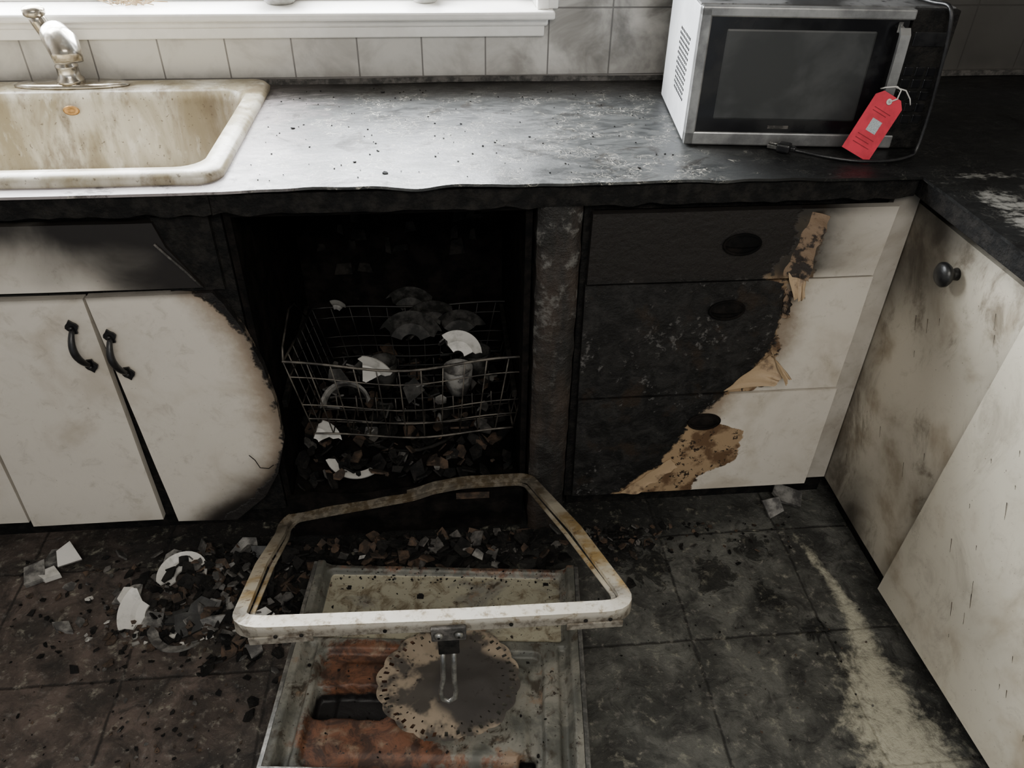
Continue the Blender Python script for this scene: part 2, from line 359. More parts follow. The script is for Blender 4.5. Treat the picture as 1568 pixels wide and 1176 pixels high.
b.loft([[Vector((fx+a*.125*s,fy+c_*.03*s,z)) for a,c_ in [(math.copysign(abs(math.cos(t))**.8,math.cos(t)),math.sin(t)) for t in [i*math.pi/20 for i in range(40)]]] for s,z in ((1,.930),(1,.935),(.93,.939),(.3,.940))],0,cap0=True,cap1=True)
b.lathe([(.030,.938),(.029,.946),(.0235,.952),(.0225,.97),(.024,.972),(.024,.976),(.0215,.978),(.021,1.012),(.0225,1.016),(.021,1.03),(.012,1.038),(.001,1.04)],(fx,fy,0),0)
b.tube([(fx-.004,fy,1.0),(fx-.014,fy-.006,1.04),(fx-.024,fy-.010,1.07),(fx-.028,fy-.010,1.085)],[.018,.017,.017,.017],0,n=20)
b.lathe([(.019,1.078),(.022,1.082),(.0225,1.090),(.020,1.096),(.010,1.099),(.001,1.1)],(fx-.028,fy-.010,0),0)
b.tube([(fx-.012,fy-.0,1.025),(fx+.004,fy-.03,1.045),(fx+.024,fy-.062,1.05),(fx+.042,fy-.084,1.040),(fx+.050,fy-.097,1.022),(fx+.052,fy-.102,1.006)],[.016,.024,.030,.033,.031,.028],0,n=24,up=(0,0,1))
b.make('kitchen_faucet',['chrome'])
# ------------------------------------------------------------------ sink cabinet
e=empty('sink_cabinet'); 
b=B()
b.box((-.425,0,.1),(-.402,.57,.865),0); b.box((-1.6,0,.1),(-1.58,.57,.865),0); b.box((-1.58,0,.1),(-.425,.57,.118),0)
b.box((-1.58,.0,.84),(-.425,.02,.865),0); b.box((-1.58,0,.70),(-.425,.02,.725),0); b.box((-.465,0,.118),(-.425,.02,.84),0)
b.box((-.70,.0,.118),(-.66,.02,.70),0); b.box((-1.58,.06,.0),(-.402,.08,.1),0)
b.make('carcass',['char'],e)
def board(name,zpts_l,zpts_r,z0,z1,y0,nu,nv,K=None,Bf=None,S=None,par=None,mat='panel',lean=0,tw=0):
    b=B()
    def P(u,v):
        z=z0+(z1-z0)*v; xl=interp(z,zpts_l); xr=interp(z,zpts_r); x=xl+(xr-xl)*u
        return (x,y0+lean*(v)+tw*(u-.5)*(v-.5)+.0015*fn(x,z,0,8),z)
    b.grid(P,nu,nv,0,thick=(0,.018,0),K=K,Bf=Bf,S=S)
    return b.make(name,[mat],par)
def Sf(x,y,z):
    v=.50+.55*ss(x,-.88,-.46)+.35*ss(z,.78,.85)+.35*fn(x,z,3,6)  # soot blotches; the darker top is shading put into the colour
    v-=.42*math.exp(-((x+.665)/.05)**2)*ss(z,.82,.71); v-=.26*math.exp(-((x+.80)/.06)**2)*ss(z,.84,.72)
    v-=.15*ss(z,.74,.71)*ss(x,-.5,-.6)
    return max(0.2,min(1.2,v))
board('false_drawer_front',[(.71,-1.3),(.86,-1.3)],[(.713,-.455),(.75,-.475),(.80,-.505),(.86,-.52)],.715,.848,-.022,120,36,S=Sf,par=e)
b=B(); b.grid(lambda u,v:(-.52+.1*u,-.014+.003*fn(u*4,v*4),.705+.15*v),20,20,0,thick=(0,.014,0)); b.make('charred_stile',['char'],e)
b=B(); b.tube([(-.522,-.0245,.808),(-.505,-.0255,.785),(-.480,-.0255,.752),(-.460,-.0245,.720)],.0022,0,n=6); b.make('burnt_edge',['ash'],e)
def Sd(x,y,z): return .12+.5*ss(z,.69,.705)+.22*ss(z,.2,.1)*(.5+fn(x,z,0,9))
board('door_left',[(.1,-.969),(.34,-.961),(.70,-.955)],[(.1,-.679),(.705,-.6795)],.108,.700,-.024,60,60,S=Sd,par=e,lean=.0)
board('door_far_left',[(.1,-1.28),(.70,-1.28)],[(.1,-.977),(.70,-.963)],.118,.700,-.020,30,40,S=Sd,par=e)
rc=[(.10,-.515),(.112,-.500),(.17,-.435),(.24,-.395),(.33,-.368),(.43,-.367),(.53,-.378),(.62,-.402),(.68,-.428),(.705,-.445)]
def Kd(x,y,z): 
    return x-(interp(z,rc)-.006-.03*ss(z,.25,.14)-.014*ss(z,.6,.7))
def Sdr(x,y,z):
    v=Sd(x,y,z); d=interp(z,rc)-x
    v+=.8*ss(d,.17,.0)*ss(z,.34,.14); v+=.3*ss(d,.035,0)
    return v
board('door_right',[(.1,-.645),(.70,-.673)],rc,.103,.703,-.030,110,110,K=Kd,S=Sdr,par=e,lean=.006,tw=.01)
b=B(); pp=[Vector((-.447,-.033,.300)),Vector((-.437,-.033,.285)),Vector((-.430,-.033,.262)),Vector((-.412,-.033,.258)),Vector((-.400,-.033,.268))]
b.tube(pp,.0010,0,n=5); b.make('panel_crack',['char'],e)
def handle(name,x0,z0,x1,z1,yb):
    b=B(); n=14; top=Vector((x0,yb-.004,z0)); bot=Vector((x1,yb-.004,z1)); d=(bot-top)
    pts=[];rad=[]
    for i in range(n+1):
        t=i/n; p=top+d*(.14+.72*t); p.y-=.020*math.sin(math.pi*t)**.7; p.x+=.006*math.sin(math.pi*t)*(-1)
        pts.append(p); rad.append(.0048+.0025*math.sin(math.pi*t))
    b.tube(pts,rad,0,n=12,up=(1,0,0))
    ax=d.normalized(); sx=Vector((0,-1,0)).cross(ax)
    for o,sg in ((top,1),(bot,-1)):
        sh=[(-.004,0),(.002,.005),(.006,.010),(.012,.0125),(.017,.010),(.021,.0065),(.027,.006)]
        poly=[o+ax*sg*a+sx*w for a,w in sh]+[o+ax*sg*a-sx*w for a,w in reversed(sh)]
        b.prism(poly,(0,.004,0),0)
        b.lathe([(.0001,.006),(.003,.005),(.004,.001)],o+ax*sg*.012,0,10,axis='Y')
    b.make(name,['blackiron'],e)
handle('handle_left',-.716,.655,-.704,.540,-.028)
handle('handle_right',-.651,.634,-.637,.521,-.032)
# ------------------------------------------------------------------ drawer cabinet
e=empty('drawer_cabinet')
b=B(); b.box((.266,.0,.09),(.285,.57,.865),0); b.box((.865,.03,.1),(.885,.57,.865),0); b.box((.285,0,.09),(.865,.57,.108),0); b.box((.285,.0,.842),(.865,.02,.865),0)
for zz in (.395,.68): b.box((.285,.002,zz),(.865,.02,zz+.02),0)
b.box((.285,.06,0),(.96,.075,.09),0); b.make('carcass',['char'],e)
xb=[(.106,.385),(.20,.49),(.315,.545),(.40,.60),(.42,.635),(.51,.685),(.58,.70),(.68,.68),(.69,.64),(.72,.655),(.78,.685),(.846,.68)]
xw=[(.106,.57),(.15,.58),(.20,.67),(.29,.68),(.312,.62),(.335,.545),(.40,.60),(.405,.66),(.43,.70),(.50,.712),(.54,.70),(.58,.70),(.68,.69),(.69,.735),(.75,.742),(.846,.73)]
def Kr(x,y,z): return interp(z,xb)-x
def Br(x,y,z): return interp(z,xw)-x
def Sr(x,y,z): return .14+.62*ss(x,.93,.66)*ss(z,.68,.72)+.25*ss(x,.80,.70)*ss(z,.45,.5)*.6+.2*ss(z,.82,.85)
def drawer(name,z0,z1,xl0,xl1,y0,lean,nv):
    board(name,[(z0,xl0),(z1,xl1)],[(z0,.866),(z1,.870)],z0,z1,y0,130,nv,K=Kr,Bf=Br,S=Sr,par=e,lean=lean)
drawer('drawer_front_top',.694,.846,.277,.277,-.024,-.006,36)
drawer('drawer_front_middle',.408,.688,.278,.275,-.022,.002,60)
drawer('drawer_front_bottom',.108,.402,.283,.279,-.022,.0,60)
def cup(name,x,z,y,tilt=0):
    b=B(); n=28; a_,c_=.036,.021
    ring=[(x+a_*math.cos(t),y-.004,z+c_*math.sin(t)) for t in [i*2*math.pi/n for i in range(n)]]
    b.tube(ring,.003,0,closed=True,up=(0,1,0),n=8)
    loops=[[Vector((x+a_*s*math.cos(t),y-d,z+c_*s*math.sin(t))) for t in [i*2*math.pi/n for i in range(n)]] for s,d in ((1,.003),(.85,.0015),(.3,.001))]
    b.loft(loops,1,cap1=True)
    hood=[]
    for j in range(6):
        ph=j/5*math.pi/2
        hood.append([Vector((x+a_*math.cos(t),y-.004-.012*math.sin(ph)*math.sin(t),z+c_*math.sin(t)*math.cos(ph)*1.0)) for t in [i*math.pi/14 for i in range(15)]])
    b.loft(hood,0,closed=False)
    b.make(name,['tub','tub'],e)
cup('pull_top',.574,.776,-.028); cup('pull_middle',.573,.624,-.022); cup('pull_bottom',.574,.327,-.022)
M['peel']=two('burnt_peeled_laminate',(.38,.27,.16),(.10,.06,.035),22,.6,.2,lo=.5,hi=.68)
M['peeld']=two('scorched_laminate',(.20,.135,.085),(.018,.012,.009),38,.7,.4,lo=.45,hi=.56)
b=B()
def tongue(base,out,tip,curl,mt=0,n=16):
    def P(u,v):
        a=Vector(base[0]).lerp(Vector(base[1]),u); c=Vector(tip[0]).lerp(Vector(tip[1]),u); p=a.lerp(c,v)
        wv=.004*fn(u*4,v*2,out,1.5)
        return (p.x+wv+.007*fn(u*7,out,3,1)*v,-.0245-curl*v**1.6*(1+.25*math.sin(3*u+out)),p.y+.010*fn(u*5,out,v,1)*v)
    b.grid(P,n,n,mt,thick=(0,.0012,0))
tongue([(.605,.412),(.690,.505)],1,[(.705,.438),(.728,.470)],.020)
tongue([(.690,.520),(.697,.500)],2,[(.722,.452),(.738,.458)],.034)
tongue([(.676,.842),(.676,.70)],3,[(.730,.836),(.722,.695)],.020,1,24)
tongue([(.682,.72),(.722,.72)],5,[(.700,.655),(.718,.662)],.026,0)
tongue([(.688,.672),(.694,.60)],6,[(.700,.668),(.704,.605)],.010,1)
tongue([(.40,.112),(.51,.215)],4,[(.44,.110),(.53,.195)],.006)
b.make('peeled_laminate',['peel','peeld'],e)
b=B()
def P(u,v): return (.872+.052*u,-.004,.11+.75*v)
b.grid(P,6,60,0,thick=(0,.018,0),S=lambda x,y,z:.38+.25*ss(z,.8,.86)); b.make('corner_filler',['panel'],e)
m=NT('charred_post'); n1=m.noise(30,6,.7); n2=m.noise(9,4,.6,vec=m.mapping((2,2,.6))); x,y,z=m.sep()
c=m.mix(m.ss(n2,.4,.65),(.010,.009,.008),(.034,.024,.018)); c=m.mix(m.math('MULTIPLY',m.ss(n1,.53,.66),m.ss(z,.3,.8,.15,.9)),c,(.13,.125,.115))
m.col(c); m.rough(.6); m.bump(n1,.9,.01); M['post']=m.mat
b=B()
def P(u,v):
    x=.176+.085*u; z=.0+.865*v
    return (x+.003*fn(v*10,u,0,2),-.024+.012*abs(2*u-1)**4+.004*fn(x,z,0,22),z)
b.grid(P,24,140,0,thick=(0,.2,0)); b.make('charred_post',['post'])
# ------------------------------------------------------------------ return cabinet
e=empty('return_cabinet')
b=B(); b.box((.945,-2.2,.09),(1.58,-.02,.12),0); b.box((.985,-2.2,0),(1.0,.0,.09),0); b.box((.945,-2.2,.84),(.965,.0,.866),0); b.box((.945,-.36,.12),(.965,-.32,.84),0); b.box((.93,.0,.1),(.95,.05,.866),0); b.box((.945,-2.2,.12),(1.58,-2.18,.866),0)
b.make('carcass',['char'],e)
def Srr(x,y,z):
    v=.30+.45*fn(y,z,2,5)+.3*ss(z,.3,.1)*ss(y,-.35,-.1)+.25*ss(z,.78,.85)+.25*ss(y,-.1,.03)
    return max(.06,min(.9,v))
b=B(); b.grid(lambda u,v:(.926+.001*fn(u*3,v*3),.034-.444*u,.108+.732*v),100,140,0,thick=(.018,0,0),S=Srr,K=lambda x,y,z:-.09-.4*ss(z,.105,.3)+.04*fn(y,z,0,10)); b.make('door_corner',['panelR'],e)
def Srb(x,y,z): return max(0.04,.10+.22*fn(y,z,2,5)+.2*ss(y,-.42,-.34)*ss(z,.6,.2))
b=B(); b.grid(lambda u,v:(.903+.021*max(u,v),-.343-.030*v-.52*u,.100+.735*v),70,90,0,thick=(.018,0,0),S=Srb); b.make('door_near',['panelN'],e)
b=B(); b.grid(lambda u,v:(.926,-.90-.5*u,.1+.74*v),20,20,0,thick=(.018,0,0),S=Srb); b.make('door_end',['panelN'],e)
kp=[(.012,.0),(.010,.008),(.009,.012),(.018,.017),(.023,.024),(.023,.029),(.018,.034),(.008,.037),(.0005,.0375)]
b=B(); b.lathe(kp,(.926,-.177,.778),0,28,axis='X'); b.make('knob',['blackiron'],e)
b=B(); b.lathe(kp,(.924,-.66,.778),0,28,axis='X'); b.make('knob_near',['blackiron'],e)
b=B()
for i in range(46):
    yy=U(-.80,-.05); zz=U(.18,.75); L_=U(.006,.030); w=U(.0006,.0018)
    if yy>-.335: xx=.9245
    elif yy<-.42:
        v=(zz-.1)/.735; u=(-.343-.03*v-yy)/.52; xx=.903+.021*max(u,v)-.0008
    else: continue
    b.prism([(xx,yy,zz),(xx,yy+w,zz+.003),(xx,yy+w+L_*.4,zz+L_),(xx,yy+L_*.4,zz+L_)],(.0004,0,0),0)
b.make('soot_streaks',['brownbit'],e)
# ------------------------------------------------------------------ dishwasher
M['dim']=two('sooty_lining',(.006,.006,.0055),(.026,.023,.020),30,.7,.3,spec=.15)
M['ctl']=two('melted_control_panel',(.003,.003,.003),(.017,.014,.012),16,.75,.6,lo=.45,hi=.7,bs=30,spec=.1)
e=empty('dishwasher')
b=B()
b.box((-.398,.0,.10),(-.385,.57,.862),0); b.box((.155,.0,.10),(.168,.57,.862),0); b.box((-.385,.55,.12),(.155,.565,.862),0); b.box((-.385,.0,.845),(.155,.55,.862),0)
b.grid(lambda u,v:(-.385+.54*u,.0+.55*v,.125+.01*fn(u*6,v*6)),40,30,0,thick=(0,0,-.02))
def P(u,v): return (-.39+.55*u,-.03+.006*fn(u*8,v*3),.03+.12*v+.012*fn(u*5,1,0,1)*v)
b.grid(P,40,10,0,thick=(0,.02,0))
b.prism([(.002,-.038,.135),(.080,-.038,.134),(.080,-.038,.152),(.002,-.038,.153)],(0,.003,0),1)
for i in range(30):
    xx=U(-.36,.1); zz=U(.42,.80); w=U(.015,.05); h=U(.01,.05)
    b.prism([(xx,.545,zz),(xx+w,.545,zz+U(-.01,.01)),(xx+w*U(.7,1),.545,zz+h),(xx+w*.2,.545,zz+h*U(.7,1.2))],(0,.005,0),2)
def P(u,v):
    x=-.383+.536*u; zl=.815+.035*fn(x,1,0,6)+.022*fn(x,5,0,26)+.012*fn(x,9,0,70); z=zl+(.846-zl)*v
    return (x,.10+.03*fn(x,z,0,9),z)
b.grid(P,140,8,3,thick=(0,.02,0))
b.tube([( -.11+.15*math.cos(t),.28+.16*math.sin(t),.155) for t in [i*math.pi/16 for i in range(32)]],.005,2,closed=True,n=8)
b.make('tub',['tub','brownbit','dim','ctl'],e)
m=NT('heat_stained_frame'); n1=m.noise(14,5,.6); n2=m.noise(60,5,.7); x,y,z=m.sep()
c=m.mix(m.ss(n1,.42,.6),(.58,.52,.40),(.40,.27,.11)); c=m.mix(m.ss(n2,.55,.68),c,(.15,.085,.04))
lt=m.ss(m.math('ADD',y,m.math('MULTIPLY',m.math('SUBTRACT',n1,.5),.1)),-.50,-.54)
c=m.mix(m.math('MULTIPLY',lt,.8),c,m.mix(m.ss(n2,.48,.68),(.64,.61,.54),(.30,.25,.17)))
fc=m.math('MULTIPLY',lt,m.ss(z,.414,.400)); c=m.mix(m.math('MULTIPLY',fc,.8),c,m.mix(m.ss(n2,.42,.6),(.26,.235,.19),(.08,.065,.05)))
dk=m.ss(m.math('ADD',y,m.math('MULTIPLY',m.math('SUBTRACT',n1,.5),.35)),-.36,-.06)
c=m.mix(m.math('MULTIPLY',dk,.88),c,m.mix(m.ss(n2,.45,.6),(.04,.033,.026),(.17,.15,.12)))
m.col(c); m.rough(.45); m.metal(.2); m.bump(n2,.15,.004); M['frame']=m.mat
def rounded(pts,rad,closed=True,n=6):
    out=[]; N=len(pts); pts=[Vector(p) for p in pts]
    for i in range(N):
        p=pts[i]; a=pts[(i-1)%N]; c=pts[(i+1)%N]; r_=rad[i]
        if r_==0: out.append(p); continue
        s_=p+(a-p).normalized()*r_; t_=p+(c-p).normalized()*r_
        for j in range(n+1):
            t=j/n; out.append(s_*(1-t)**2+p*2*t*(1-t)+t_*t*t)
    return out
path=rounded([(-.352,-.562,.416),(.0,-.574,.416),(.278,-.578,.416),(.235,-.30,.30),(.176,-.035,.185),(.160,-.02,.178),(.02,-.02,.178),(-.05,-.025,.170),(-.10,-.03,.155),(-.30,-.035,.122),(-.385,-.035,.105),(-.402,-.055,.10),(-.392,-.12,.14),(-.385,-.30,.25)],[.048,0,.048,0,.01,.01,.02,0,.02,0,.012,.02,.02,0])
b=B()
prof=[(.012,.002),(.0125,-.026),(.0105,-.026),(.010,-.001),(-.009,-.001),(-.009,-.007),(-.0105,-.007),(-.0105,.002)]
b.tube(path,1,0,closed=True,prof=prof,up=(0,0,1),smooth=False)
cen=Vector((-.05,-.3,.28))
path2=[p+(cen-p).normalized()*.019+Vector((0,.0,-.012)) for p in path]
b.tube(path2,1,0,closed=True,prof=[(-.004,-.0012),(.004,-.0012),(.004,.0012),(-.004,.0012)],up=(0,0,1),smooth=False)
for sx in (-.29,-.25,-.12,.08,.20,.24): b.lathe([(.0001,.0025),(.003,.002),(.0035,0)],(sx,-.5825-.012*((sx+.35)/.63),.404),1,10,axis='Y')
b.box((-.335,-.580,.380),(-.235,-.576,.396),0,.001); b.box((.17,-.594,.382),(.262,-.590,.396),0,.001)
b.make('collapsed_front_frame',['frame','char'],e)
b=B(); lx,ly=-.022,-.592
b.box((lx-.026,ly-.004,.378),(lx+.030,ly+.004,.410),0,.002); b.box((lx-.016,ly-.006,.345),(lx+.018,ly+.002,.380),2,.002)
for dx in (-.014,.018): b.lathe([(.0001,.006),(.006,.005),(.0085,.0)],(lx+dx,ly-.004,.395),1,14,axis='Y'); b.lathe([(.0001,.003),(.002,.002),(.0024,.0)],(lx+dx,ly-.009,.395),2,8,axis='Y')
b.tube([(lx-.009,ly,.352),(lx-.010,ly-.008,.32),(lx-.011,ly-.012,.285),(lx-.017,ly-.014,.255),(lx-.016,ly-.015,.235),(lx-.004,ly-.016,.226),(lx+.007,ly-.015,.235),(lx+.009,ly-.014,.255),(lx+.007,ly-.012,.285),(lx+.008,ly-.008,.32),(lx+.009,ly,.352)],.0044,1,n=12,up=(1,0,0))
b.make('door_latch',['ash','steel','char'],e)
ang=math.atan2(-.060,.567); DX=Matrix.Translation((-.312,-.158,0))@Matrix.Rotation(ang,4,'Z')
m=NT('rusted_door_metal'); n1=m.noise(11,5,.65,dist=.4); n2=m.noise(55,5,.7); n3=m.noise(130,3,.6); n4=m.noise(24,5,.7,dist=.7)
g=m.mix(m.ss(n1,.4,.62),(.085,.085,.072),(.22,.21,.175)); g=m.mix(m.ss(n4,.52,.66),g,(.05,.040,.028))
ru=m.mix(m.ss(n4,.36,.60),(.165,.068,.034),(.045,.022,.014)); ru=m.mix(m.ss(n1,.55,.68),ru,(.23,.16,.105))
rf=m.ss(m.math('ADD',m.attr('b'),m.math('ADD',m.math('MULTIPLY',m.math('SUBTRACT',n1,.5),1.5),m.math('MULTIPLY',m.math('SUBTRACT',n2,.5),1.1))),.42,.72)
c=m.mix(rf,g,ru)
cr=m.mix(m.ss(n4,.45,.66),(.36,.335,.245),(.15,.115,.07)); c=m.mix(m.math('MULTIPLY',m.ss(m.attr('s'),.4,.6),m.ss(n1,.66,.5)),c,cr)
c=m.mix(m.ss(n3,.62,.70),c,(.02,.015,.01))
c=m.mix(m.ss(m.math('ADD',m.attr('k'),m.math('MULTIPLY',m.math('SUBTRACT',n4,.5),.5)),.35,.65),c,(.006,.005,.005))
m.col(c); m.rough(.55); m.metal(.15); m.bump(n4,.35,.005); M['door']=m.mat
def rb(u,v,u0,u1,v0,v1,r=.01,e_=.004):
    dx=max(u0+r-u,0,u-(u1-r)); dy=max(v0+r-v,0,v-(v1-r)); return 1-ss(math.hypot(dx,dy),r-e_,r+e_)
DW,DL=.572,.66
def dz(u,v):
    z=.072
    z+=.016*(1-ss(u,.014,.020))+.016*ss(u,DW-.020,DW-.014)
    z-=.010*(rb(u,v,.024,.040,.2,.66,.004,.003)+rb(u,v,DW-.040,DW-.024,.2,.66,.004,.003))
    z-=.014*rb(u,v,.026,.545,.012,.185,.012)
    z-=.014*rb(u,v,.055,.50,.215,.455,.02)
    z+=.006*rb(u,v,.095,.47,.24,.43,.02,.006)
    q=.006*fn(u,v,2,30)
    z-=.04*rb(u+q,v+q,.055,.20,.295,.355,.014); z-=.03*rb(u,v,.455,.485,.425,.450,.006)
    z+=.010*rb(u,v,.02,.55,.475,.64,.02)
    z-=.05*rb(u,v,.035,.215,.484,.58,.04)
    z+=.0015*fn(u,v,0,20)
    return z
def dk(u,v):
    q=.006*fn(u,v,2,30)
    k=max(rb(u+q,v+q,.055,.20,.295,.355,.014),rb(u,v,.455,.485,.425,.450,.006),rb(u,v,.035,.215,.484,.58,.04))
    for cu,cv,r_ in ((.235,.07,.008),(.075,.05,.006),(.47,.11,.008),(.30,.15,.004),(.14,.12,.005),(.51,.03,.006)):
        if math.hypot(u-cu,v-cv)<r_: k=1
    k=max(k,.45*ss(v,.03,0),.25*(1-ss(u,.0,.05))*ss(v,.2,.1))
    return k
def drs(u,v):
    r_=.80*rb(u,v,.06,.27,.20,.30,.04,.03)+.7*rb(u,v,.05,.30,.34,.46,.04,.03)+.35*rb(u,v,.3,.48,.42,.46,.01,.02)+.35*ss(v,.03,.0)+.25
    return min(1,r_)
def dcr(u,v): return rb(u,v,.03,.54,.015,.183,.01)+ .7*rb(u,v,.22,.34,.20,.30,.04)
b=B(); nu,nv=190,220; v_=[];k_=[];b_=[];s_=[]
for j in range(nv+1):
    for i in range(nu+1):
        u=DW*i/nu; v=DL*j/nv; v_.append((u,-v,dz(u,v))); k_.append(dk(u,v)); b_.append(drs(u,v)); s_.append(dcr(u,v))
W=nu+1
b.add(v_,[[j*W+i,(j+1)*W+i,(j+1)*W+i+1,j*W+i+1] for j in range(nv) for i in range(nu)],0,True,k_,b_,s_,X=DX)
for a,c_ in (((0,0),(DW,0)),((DW,0),(DW,-DL)),((DW,-DL),(0,-DL)),((0,-DL),(0,0))):
    n=20; pts=[(a[0]+(c_[0]-a[0])*i/n,a[1]+(c_[1]-a[1])*i/n) for i in range(n+1)]
    vv=[(p[0],p[1],dz(p[0],-p[1])) for p in pts]+[(p[0],p[1],.004) for p in pts]
    b.add(vv,[[i,i+1,i+n+2,i+n+1] for i in range(n)],0,False,k=[.1]*len(vv),b=[.2]*len(vv),sv=[0.0]*len(vv),X=DX)
b.add([(0,0,.004),(DW,0,.004),(DW,-DL,.004),(0,-DL,.004)],[[0,1,2,3]],0,X=DX)
for uu_ in (-.010,DW+.001): b.box((uu_,-DL+.05,.03),(uu_+.009,-.0,.085),1,.001,X=DX)
b.box((-.006,-.475,.082),(DW+.006,-.468,.094),1,.001,X=DX)
b.make('fallen_door_panel',['door','steel'],e)
b=B()
def wire(p,r=.0016): b.tube(p,r,0,n=6)
def rk(u,v,w):
    hw=.232+.036*w; x=-.088+(2*u-1)*hw
    y=.07+.38*v-.02*w*(1-v)
    z0=.268-.05*v-.018*(1-v)*math.sin(math.pi*u)-.012*(1-v)*u+.004*math.sin(9*u)
    h=.215-.055*v+.006*math.sin(7*u+2)*(1-v)
    return Vector((x,y,z0+h*w))
for w,r_ in ((1,.003),(.80,.0016),(.42,.0016),(.22,.0016),(0,.0025)):
    ring=[rk(i/14,0,w) for i in range(15)]+[rk(1,i/10,w) for i in range(1,11)]+[rk(1-i/14,1,w) for i in range(1,15)]+[rk(0,1-i/10,w) for i in range(1,10)]
    b.tube(ring,r_,0,closed=True,n=6)
for i in range(12):
    u=i/11; wire([rk(u,0,1),rk(u,0,.5),rk(u,0,0),rk(u,.25,0),rk(u,.5,0),rk(u,.75,0),rk(u,1,0),rk(u,1,.5),rk(u,1,1)])
for j in range(1,7):
    v=j/7; wire([rk(0,v,1),rk(0,v,0),rk(.33,v,0),rk(.66,v,0),rk(1,v,0),rk(1,v,1)])
for ux in (.0,1.0):
    wire([rk(ux,0,1),rk(ux,.05,1)+Vector((0,.0,.03)),rk(ux,.35,1)+Vector((0,.0,.085)),rk(ux,.5,1)+Vector((0,0,.08)),rk(ux,.8,1)],.0022)
for j in range(3):
    for i in range(9):
        p=rk(.1+.1*i,.2+.25*j,0); wire([p,p+Vector((0,.004,.06))])
b.make('dish_rack',['wire'],e)
b=B()
for xx in (-.384,.142): b.box((xx,.08,.34),(xx+.012,.5,.36),0,.002)
b.make('rack_rails',['dim'],e)
# ------------------------------------------------------------------ broken plates
def shard(b,c,size,mat,rot=None,flat=.3,thick=None,bow=0):
    n=random.randint(4,6); a0=U(0,6.3); pts=[]
    for i in range(n):
        a=a0+i*2*math.pi/n+U(-.3,.3); r_=size*U(.55,1.0); pts.append(Vector((r_*math.cos(a),r_*math.sin(a)*U(.6,1),0)))
    X=Matrix.Translation(c)@(rot if rot else (Matrix.Rotation(U(-flat,flat),4,'X')@Matrix.Rotation(U(-flat,flat),4,'Y')@Matrix.Rotation(U(0,6.3),4,'Z')))
    b.prism(pts,(0,0,thick or size*.12+.001),mat,X=X)
def platepiece(b,c,R_,a0,a1,r0,rot,mat=0,seg=16):
    prof=[(r0*R_,.0),(.62*R_,.002),(.72*R_,.008),(.9*R_,.016),(R_,.020)]
    prof=[p for p in prof if p[0]>=r0*R_-1e-6]
    X=Matrix.Translation(c)@rot
    top=[]
    for r_,z in prof:
        jit=[0]*(seg+1); jit[0]=U(-.15,.15); jit[-1]=U(-.15,.15)
        top.append([Vector((r_*math.cos(a0+(a1-a0)*i/seg+jit[i]),r_*math.sin(a0+(a1-a0)*i/seg+jit[i]),z)) for i in range(seg+1)])
    bot=[[p-Vector((0,0,.005)) for p in l] for l in top]
    v=[p for l in top for p in l]+[p for l in bot for p in l]; n=len(top)*(seg+1); W=seg+1; f=[]
    for j in range(len(top)-1):
        for i in range(seg):
            q=[j*W+i,j*W+i+1,(j+1)*W+i+1,(j+1)*W+i]; f.append(q); f.append([n+t for t in reversed(q)])
    for i in range(seg):
        for j in (0,len(top)-1): f.append([j*W+i,n+j*W+i,n+j*W+i+1,j*W+i+1])
    for j in range(len(top)-1):
        for i in (0,seg): f.append([j*W+i,(j+1)*W+i,n+(j+1)*W+i,n+j*W+i])
    b.add(v,f,mat,False,X=X)
RX=lambda a:Matrix.Rotation(math.radians(a),4,'X'); RY=lambda a:Matrix.Rotation(math.radians(a),4,'Y'); RZ=lambda a:Matrix.Rotation(math.radians(a),4,'Z')
b=B()
platepiece(b,(-.205,.14,.352),.082,.35,1.35,.1,RY(-12)@RX(80),0)
platepiece(b,(.02,.17,.400),.060,.25,2.3,.25,RZ(-10)@RX(45),0)
platepiece(b,(-.335,.095,.215),.066,.1,1.1,.2,RZ(20)@RX(70),0)
platepiece(b,(-.235,.11,.172),.080,3.5,5.2,.72,RZ(10)@RX(25),0)
platepiece(b,(-.25,.14,.29),.060,.2,3.2,.8,RX(50),1)
platepiece(b,(-.10,.38,.30),.09,.3,2.6,.3,RX(60),2)
platepiece(b,(-.04,.42,.31),.09,.6,2.4,.3,RX(70)@RZ(20),2)
platepiece(b,(.03,.40,.30),.08,.6,2.4,.3,RX(65),2)
platepiece(b,(-.10,.46,.34),.08,.6,2.4,.3,RX(65),2)
platepiece(b,(-.29,.42,.38),.035,.6,2.0,.3,RX(60),1)
for i in range(38): shard(b,(U(-.29,.1),U(.12,.42),U(.25,.31)),U(.015,.04),random.choice([2,2,2,1]),flat=1.0,thick=.004)
for cx,cy,mt in ((.02,.24,1),(.07,.31,2),(-.17,.28,2)):
    b.lathe([(.001,.0),(.025,.0),(.034,.03),(.038,.075),(.035,.075),(.030,.03),(.001,.006)],(cx,cy,.245),mt,24)
b.make('broken_dishes',['white','ceramic2','ceramic3'],e)
M['dplate']=two('sooty_plate',(.015,.015,.015),(.05,.049,.047),30,.6,.2)
b=B()
shard(b,(-.916,-.035,.028),.042,0,RZ(20)@RX(35)@RY(10),thick=.012); shard(b,(-.94,-.045,.010),.04,1,RZ(80)@RX(-15),thick=.014)
shard(b,(-.975,-.078,.008),.045,1,RX(8),thick=.014); shard(b,(-.945,-.09,.006),.035,0,RX(0),thick=.014)
platepiece(b,(-.632,-.118,.012),.056,.0,3.6,.35,RX(12),0)
platepiece(b,(-.655,-.222,.02),.085,2.3,3.5,.4,RX(20)@RZ(10),0); shard(b,(-.665,-.235,.008),.04,1,RX(12),thick=.008)
